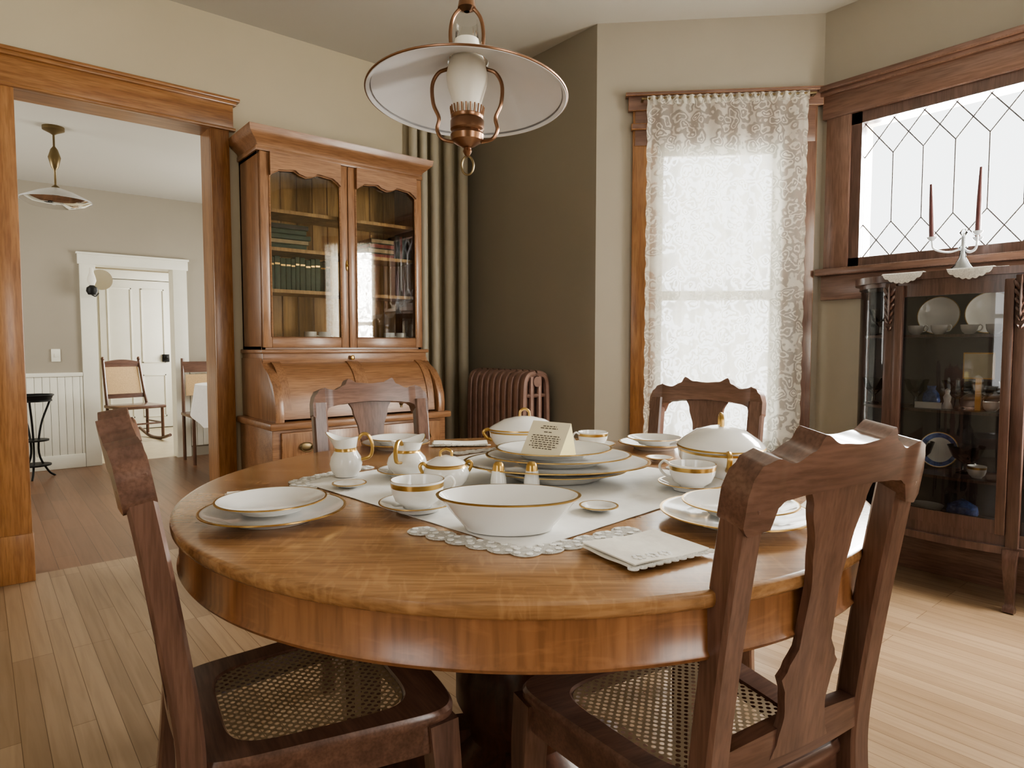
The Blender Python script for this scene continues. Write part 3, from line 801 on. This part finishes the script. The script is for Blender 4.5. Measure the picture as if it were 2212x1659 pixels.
stack(-.415,1.115,.122,.094,dx=-.008,dy=.012)
stack(.383,1.095,.127,.097,dx=.01,dy=.01)
stack(.42,1.90,.105,.08); stack(-.343,1.90,.10,.08)
def napkin(name,cx,cy,w,d,rot,z=ZT):
    def fn(b):
        b.grid(lambda u,v:((u-.5)*w,(v-.5)*d,.0038+.001*sin(u*5)+.0008*sin(v*9)),14,14,M_napk,.0022)
        b.grid(lambda u,v:((u-.5)*w*.97+.002,(v-.5)*d*.96,.0068+.0015*sin(u*6+1)),14,14,M_napk,.002)
        for i in range(11): b.lathe([(0,0.001),(.008,0.001),(.008,.003),(0,.003)],M_doily,12,c=((i/10-.5)*w,-d/2,.002))
        for i in range(3):
            for q in range(6):
                aa=q*pi/3; cx_=-.3*w+i*.012*2; cy_=-d*.32
                b.lathe([(0,0),(.0035,0),(.003,.0012),(0,.0015)],M_cloth,8,c=(cx_+.007*cos(aa),cy_+.007*sin(aa),.0068+.0015*sin((cx_/w+.5)*6+1)))
    obj(name,cx,cy,z,rot,fn)
napkin('cloth_napkin',.192,.928,.145,.118,radians(31),ZT+.0032)
napkin('cloth_napkin',-.49,1.272,.15,.095,radians(22))
napkin('cloth_napkin',-.16,1.97,.17,.08,radians(5))
napkin('cloth_napkin',.56,1.16,.10,.08,radians(50))
def cs(cx,cy,ha,R=.046,Hh=.05,RS=.068):
    obj('saucer',cx,cy,ZC,0,lambda b:dplate(b,RS,n=48,k=.8))
    obj('teacup',cx,cy,ZC+.006,0,lambda b:cup(b,R,Hh,ha=ha))
cs(-.172,1.165,radians(25),.049,.05,.07); cs(.375,1.335,radians(150),.048,.048,.07); cs(.235,1.875,radians(200),.044,.043,.066)
def veg(b):
    R=.094;h=.056
    pr=[(0,.004),(.52*R,.004),(.54*R,0),(.60*R,0),(.63*R,.006),(.80*R,.5*h),(.93*R,.85*h),(R,.95*h),(1.01*R,h),(.965*R,h),(.90*R,.85*h),(.76*R,.5*h),(.55*R,.14*h),(0,.12*h)]
    b.lathe(pr,M_porc,72,sx=1.25,sy=.84,mseg={7:M_gold,8:M_gold})
obj('oval_bowl',-.006,1.045,ZC,radians(-3),veg)
for (x,y) in ((.158,1.165),(-.345,1.36),(.385,1.68)):
    obj('butter_pat_dish',x,y,ZC,0,lambda b:b.lathe([(0,.001),(.022,.001),(.034,.006),(.036,.007),(.036,.0085),(.032,.0085),(.022,.003),(0,.003)],M_porc,36,mseg={3:M_gold,4:M_gold}))
def shaker(b):
    b.lathe([(0,0),(.016,0),(.0175,.003),(.0165,.02),(.013,.04),(.0115,.05),(.010,.054),(.006,.058),(0,.059)],M_porc,28,mseg={4:M_gold,5:M_gold,6:M_gold,7:M_gold})
obj('salt_shaker',-.028,1.33,ZC,0,shaker); obj('pepper_shaker',.041,1.33,ZC,0,shaker)
def lug(b,R,z,a,s=1,m=M_gold):
    ca,sa=cos(a),sin(a)
    pts=cr([(R*.96,z-.008*s),(R*1.12,z-.002*s),(R*1.22,z+.012*s),(R*1.08,z+.018*s),(R*.93,z+.012*s)],6)
    b.tube([Vector((p[0]*ca,p[0]*sa,p[1])) for p in pts],.004*s,m,8)
def sugar(b):
    b.lathe([(0,.002),(.026,.002),(.03,0),(.032,.004),(.045,.018),(.049,.032),(.044,.046),(.040,.050),(.036,.05),(0,.049)],M_porc,40,mseg={6:M_gold})
    b.lathe([(.038,.050),(.041,.053),(.036,.058),(.022,.065),(.006,.069),(.0,.07)],M_porc,40,mseg={0:M_gold})
    b.tube(cr([(-.012,0,.067),(-.011,0,.077),(0,0,.082),(.011,0,.077),(.012,0,.067)],5),.003,M_gold,8)
    for a in (0.3,pi+.3): lug(b,.045,.038,a,.9)
obj('sugar_bowl',-.138,1.345,ZC,0,sugar)
def pitcher(sc,hd_a,sp_a):
    def fn(b):
        R=.034*sc;h=.085*sc
        pr=[(0,.003),(.7*R,.003),(.75*R,0),(.78*R,.004),(1.0*R,.18*h),(1.08*R,.34*h),(.98*R,.52*h),(.74*R,.68*h),(.70*R,.76*h),(.78*R,.9*h),(.86*R,h),(.80*R,h),(.70*R,.88*h),(.62*R,.72*h),(.9*R,.4*h),(.6*R,.1*h),(0,.1*h)]
        bv=b.lathe(pr,M_porc,36,mseg={7:M_gold,10:M_gold})
        for v in bv:
            z=v.co.z
            if z>.70*h:
                a=atan2(v.co.y,v.co.x); d=cos(a-sp_a)
                if d>0:
                    k=(z-.7*h)/(.3*h); w=max(0,d)**5
                    v.co.x+=cos(sp_a)*w*k*.022*sc; v.co.y+=sin(sp_a)*w*k*.022*sc; v.co.z+=w*k*.014*sc
                if d<0: v.co.z+=.006*sc*((z-.7*h)/(.3*h))*(-d)
        ca,sa=cos(hd_a),sin(hd_a)
        pts=cr([(R*.95,.42*h),(R*1.6,.52*h),(R*1.75,.8*h),(R*1.5,1.08*h),(R*1.1,1.12*h),(R*.8,.97*h)],6)
        b.tube([Vector((p[0]*ca,p[0]*sa,p[1])) for p in pts],.0038*sc,M_gold,8)
    return fn
obj('cream_pitcher',-.381,1.475,ZC,0,pitcher(1.0,radians(10),radians(165)))
obj('saucer',-.241,1.475,ZC,0,lambda b:dplate(b,.068,n=48,k=.8))
def gravy(b):
    pitcher(1.0,radians(-100),radians(60))(b)
    for v in b.bm.verts: v.co.x*=1.25; v.co.y*=1.25; v.co.z*=.85
obj('sauce_pitcher',-.241,1.475,ZC+.006,0,gravy)
zp=ZC
def opl(R,sy,k=1,hgt=None):
    return lambda b:dplate(b,R,n=80,sx=1,sy=sy,k=k)
def under(b):
    R=.15
    b.lathe([(0,.003),(.55*R,.003),(.58*R,0),(.62*R,.003),(.85*R,.016),(R,.022),(R,.024),(.95*R,.023),(.8*R,.016),(.5*R,.007),(0,.007)],M_porc,64,sx=1.05,sy=.8,mseg={5:M_gold})
obj('serving_bowl',.10,1.44,zp,0,under)
obj('oval_platter',.10,1.445,zp+.020,0,opl(.210,.76))
obj('oval_platter',.105,1.455,zp+.0335,0,opl(.165,.76))
obj('dinner_plate',.095,1.465,zp+.0475,0,opl(.132,.90))
def card(b):
    x0,x1=-.052,.052; d0,d1=-.038,.032; h=.072
    vs=[(x0,d0,0),(x1,d0,0),(x1,d1,0),(x0,d1,0),(x0,.012,h),(x1,.012,h)]
    b.add(vs,[(0,1,5,4),(1,2,5),(2,3,4,5),(3,0,4),(0,3,2,1)],M_card,[M_cardf,None,None,None,None])
    nrm=Vector((0,-h,.05)).normalized()
    rows=[(.86,.35),(.80,.45),(.69,.20),(.58,.72),(.52,.75),(.46,.70),(.40,.74),(.34,.6),(.28,.72),(.22,.5)]
    for t,w in rows:
        c=Vector((0,d0+(.012-d0)*t,h*t))+nrm*.0006
        up=Vector((0,.05,h)).normalized()*.0011
        x=-.052*w
        while x<.052*w:
            l=random.uniform(.004,.011)
            q=[c+Vector((x,0,0))-up,c+Vector((min(x+l,.052*w),0,0))-up,c+Vector((min(x+l,.052*w),0,0))+up,c+Vector((x,0,0))+up]
            b.add(q,[(0,1,2,3)],M_ink); x+=l+.0025
obj('information_card',.083,1.452,zp+.0538,radians(-38),card)
def tureen(sc,R=.088):
    def fn(b):
        r=R*sc;h=.055*sc
        b.lathe([(0,.003),(.55*r,.003),(.6*r,0),(.62*r,.008),(.85*r,.3*h),(.98*r,.7*h),(1.0*r,.92*h),(1.02*r,h),(.96*r,h),(0,.98*h)],M_porc,64,sx=1.15,sy=.92,mseg={6:M_gold})
        b.lathe([(1.0*r,h),(1.05*r,h+.003),(1.04*r,h+.007),(.9*r,h+.016*sc),(.6*r,h+.032*sc),(.25*r,h+.040*sc),(.06*r,h+.042*sc),(0,h+.042*sc)],M_porc,64,sx=1.12,sy=.90,mseg={1:M_gold})
        b.tube(cr([(-.014*sc,0,h+.040*sc),(-.012*sc,0,h+.055*sc),(0,0,h+.062*sc),(.012*sc,0,h+.055*sc),(.014*sc,0,h+.040*sc)],5),.004*sc,M_gold,8)
        for a in (0,pi): lug(b,r*1.1,.68*h,a,1.2*sc)
    return fn
obj('covered_dish',.036,1.86,ZC,radians(5),tureen(1.0)); obj('covered_dish',.475,1.465,ZC,radians(80),tureen(1.22,.084))

# ---------------------------------------------------------------- pendant oil lamp
lw=W(-.098,1.45)
e=empty('pendant_oil_lamp',(lw[0],lw[1],1.60),PH)
k_=.915
b=B()
b.lathe([(r*k_,z) for r,z in ((.228,.004),(.236,0),(.239,.001),(.238,.006),(.230,.010),(.15,.044),(.09,.069),(.05,.084),(.047,.084),(.049,.080),(.088,.065),(.15,.040),(.226,.008))],M_shade,96)
b.done('shade',e).rotation_euler=(radians(-4),radians(1.5),0)
b=B(); b.tube([Vector((.238*k_*cos(a*2*pi/96),.238*k_*sin(a*2*pi/96),.003)) for a in range(96)],.0025,M_copper,8,closed=True)
b.done('shade_rim',e).rotation_euler=(radians(-4),radians(1.5),0)
b=B()
b.lathe([(0,-.125),(.006,-.12),(.010,-.112),(.008,-.105),(.018,-.10),(.034,-.09),(.037,-.078),(.033,-.070),(.037,-.066),(.037,-.048),(.034,-.044),(.036,-.040),(.036,-.036),(.03,-.034),(0,-.034)],M_copper,32)
for k in range(24):
    a=k*2*pi/24; b.tube([(.034*cos(a),.034*sin(a),-.038),(.037*cos(a),.037*sin(a),-.018)],.0018,M_copper,6)
b.tube([Vector((.013*cos(a*2*pi/24),0.002,-.142+.020*sin(a*2*pi/24))) for a in range(24)],.0026,M_brass,8,closed=True)
for sg in (-1,1):
    pts=cr([(sg*.03,0,-.092),(sg*.055,0,-.085),(sg*.066,0,-.065),(sg*.062,0,-.04),(sg*.074,0,-.01),(sg*.076,0,.03),(sg*.062,0,.056),(sg*.038,0,.068),(sg*.034,0,.10),(sg*.036,0,.14),(sg*.03,0,.172),(sg*.014,0,.192),(0,0,.197)],5)
    b.tube(pts,.0042,M_copper,8)
b.lathe([(.006,.185),(.02,.192),(.018,.205),(.012,.22),(.02,.26),(.024,.30),(.010,.33),(.008,.36),(.006,.40),(.006,1.13),(.05,1.15),(.06,1.169),(0,1.17)],M_copper,24)
b.done('frame',e)
b=B()
b.lathe([(.027,-.034),(.031,-.01),(.043,.03),(.045,.05),(.040,.075),(.030,.105),(.026,.125),(.024,.125),(.028,.105),(.038,.075),(.043,.05),(.041,.03),(.029,-.01),(.025,-.034)],M_frost,40)
b.lathe([(.025,.125),(.024,.15),(.024,.165)],M_glass,32)
b.done('chimney',e)
# ---------------------------------------------------------------- kitchen furniture
e=empty('ceiling_lamp',(.43,5.05,0))
b=B(); b.lathe([(0,2.44),(.06,2.44),(.06,2.42),(.02,2.40),(.006,2.39),(.006,2.32),(.02,2.30),(.035,2.25),(.02,2.19),(.006,2.17),(.006,2.08),(.02,2.07),(.03,2.05),(.02,2.03),(0,2.03)],M_brass,24)
b.lathe([(0,1.98),(.03,1.97),(.035,2.0),(0,2.04)],M_iron,20); b.done('stem',e)
b=B(); b.lathe([(.03,2.06),(.10,2.035),(.19,1.99),(.197,1.98),(.193,1.982),(.10,2.030),(.03,2.055)],M_shade,48); b.lathe([(.19,1.98),(.15,1.955),(.08,1.94),(0,1.935)],M_glass,40); b.done('shade',e)
e=empty('wall_oil_lamp',(.80,6.78,1.60))
b=B(); b.M=Matrix.Translation((.08,-.0,.05))@Matrix.Rotation(pi/2,4,'X'); b.lathe([(0,0),(.085,.002),(.09,.012),(.085,.012),(0,.006)],mat('mirror_tin',(.7,.68,.6),.15,metal=1),32); b.M=Matrix()
b.tube(cr([(.06,0,-.07),(.03,-.06,-.10),(0,-.09,-.09)],5),.006,M_iron,8)
b.lathe([(0,-.09),(.03,-.09),(.045,-.06),(.04,-.03),(.015,-.01),(0,-.01)],M_iron,24,c=(0,-.1,0))
b.lathe([(.02,-.01),(.035,.03),(.03,.06),(.018,.10),(.016,.14),(0,.14)],M_frost,24,c=(0,-.1,0)); b.done('lamp',e)
e=empty('rocking_chair',(1.37,8.35,0),radians(12))
b=B()
for sg in (-1,1):
    b.tube(cr([(sg*.21,-.38,.07),(sg*.21,-.15,.02),(sg*.21,.15,.02),(sg*.21,.42,.09)],6),.018,M_chair,8)
    b.tube([(sg*.21,.20,.05),(sg*.21,.2,.38),(sg*.20,.27,.62),(sg*.19,.34,.90)],.017,M_chair,8)
    b.tube([(sg*.21,-.2,.04),(sg*.21,-.2,.38)],.017,M_chair,8)
    b.ell((sg*.19,.345,.92),(.018,.018,.025),M_chair)
    b.tube([(sg*.21,-.2,.2),(sg*.21,.2,.2)],.01,M_chair,8)
b.box(-.24,.24,-.24,.22,.37,.405,M_chairh,.01)
b.grid(lambda u,v:(-.2+.4*u,.33-.01*v,.82+v*(.06+.03*sin(pi*u))),16,2,M_chairh,.02)
b.grid(lambda u,v:(-.2+.4*u,.24,.47+v*.05),4,2,M_chairh,.02)
b.tube([(-.21,-.2,.2),(.21,-.2,.2)],.01,M_chair,8)
b.done('frame',e)
b=B(); b.grid(lambda u,v:(-.175+.35*u,.25+.08*v,.52+v*.31),4,4,M_canetan,.008); b.done('cane_back',e)
e=empty('kitchen_table',(1.78,5.62,0))
b=B()
n=72
def tc(u,v):
    a=2*pi*u; r=.42+ (0 if v<.5 else (v-.5)*2*(.02+.02*sin(a*9)))
    if v<.5: return (r*cos(a)*v*2,r*sin(a)*v*2,.752)
    return (r*cos(a),r*sin(a),.752-(v-.5)*2*(.28+.05*sin(a*4)))
b.grid(tc,n,12,M_cloth,.002); b.done('tablecloth',e)
b=B(); b.lathe([(0,.72),(.41,.72),(.41,.745),(0,.745)],M_chairh,40)
for a in range(4):
    x,y=.28*cos(a*pi/2+pi/4),.28*sin(a*pi/2+pi/4); b.lathe([(0,0),(.018,0),(.02,.1),(.028,.3),(.02,.5),(.03,.72),(0,.72)],M_tped,14,c=(x,y,0))
b.done('table',e)
e=empty('kitchen_chair',(1.66,6.42,0),radians(180))
b=B()
for sg in (-1,1):
    b.tube([(sg*.18,-.18,0),(sg*.18,-.18,.44),(sg*.17,-.22,.95)],.015,M_chair,8); b.tube([(sg*.18,.18,0),(sg*.18,.18,.44)],.015,M_chair,8)
b.box(-.2,.2,-.2,.2,.42,.45,M_chairh,.008); b.grid(lambda u,v:(-.18+.36*u,-.215,.82+.10*v),8,2,M_chairh,.015)
b.grid(lambda u,v:(-.15+.30*u,-.205+.0*v,.60+.2*v),8,2,M_canetan,.006)
b.done('frame',e)
b=B()
for k in range(3):
    a=k*2*pi/3+.3; b.tube(cr([(.14*cos(a),.14*sin(a),0),(.09*cos(a),.09*sin(a),.05),(.03*cos(a),.03*sin(a),.2),(.05*cos(a),.05*sin(a),.42),(.12*cos(a),.12*sin(a),.62)],5),.008,M_iron,8)
for z,r in ((.62,.13),(.30,.10),(.1,.11)): b.lathe([(0,z),(r,z),(r,z+.012),(0,z+.012)],M_iron,28)
b.tube([Vector((.14*cos(a*pi/12),.14*sin(a*pi/12),.67)) for a in range(24)],.006,M_iron,6,closed=True)
b.lathe([(.12,.62),(.14,.67)],M_iron,24)
b.done('plant_stand',loc=(.34,6.45,0))

# ---------------------------------------------------------------- lights
def area(name,o,d,sx,z,w,h,power,col,out=.35,tilt=0):
    l=bpy.data.lights.new(name,'AREA'); l.shape='RECTANGLE'; l.size=w; l.size_y=h; l.energy=power; l.color=col
    ob=bpy.data.objects.new(name,l); COL.objects.link(ob)
    ob.matrix_world=FR(o,d)@Matrix.Translation((sx,out,z))@Matrix.Rotation(radians(-90+tilt),4,'X')
    return ob
SKY=(1,.99,.97)
area('daylight_bay',(2.607,2.441),(r2,-r2),.645,1.31,.9,1.8,40,SKY)
area('daylight_leaded',(3.431,1.617),(0,-1),.65,1.84,1.0,.75,150,SKY)
area('daylight_bay_right',(3.431,YB),(-r2,-r2),.36,1.31,.5,1.7,270,(1,.965,.90))
area('fill_side',(2.607,YB-.824),(0,-1),.85,1.35,.6,1.5,30,(1,.95,.87))  # added fill lamp outside the unseen side window
area('fill_front',(2.607,-1.9),(-1,0),1.65,1.35,.9,1.5,24,(1,.94,.85))  # added fill from behind the camera
area('fill_west',(-1.3,-1.9),(0,1),1.95,1.35,.7,1.5,4,(1,.95,.85))  # weak added fill outside the unseen west window
area('fill_kitchen',(2.6,6.8),(0,-1),1.5,1.4,1.4,1.2,55,(1,.96,.86))  # added lamp brightening the kitchen from its unseen east side
area('fill_kitchen_west',(-1.3,3.78),(0,1),1.5,1.4,1.4,1.2,34,(1,.96,.86))  # added lamp filling the kitchen from its unseen west side
area('fill_hall',(3,9.5),(0,-1),1.3,1.4,1.4,1.2,85,(1,.96,.88))  # added lamp brightening the hall beyond the kitchen
w=bpy.data.worlds.new('World'); S.world=w; w.use_nodes=True
bg=w.node_tree.nodes['Background']; bg.inputs[0].default_value=(.97,.98,1,1); bg.inputs[1].default_value=3.6
try: S.view_settings.look='AgX - Medium High Contrast'
except Exception as ex: print(ex)

# ---------------------------------------------------------------- camera
cd=bpy.data.cameras.new('camera'); cam=bpy.data.objects.new('camera',cd); COL.objects.link(cam)
cd.sensor_fit='HORIZONTAL'; cd.sensor_width=36; cd.lens=1400/2212*36; cd.clip_start=.02
cam.location=(0,0,1.06); cam.rotation_euler=(radians(90-3.3),0,PH)
S.camera=cam
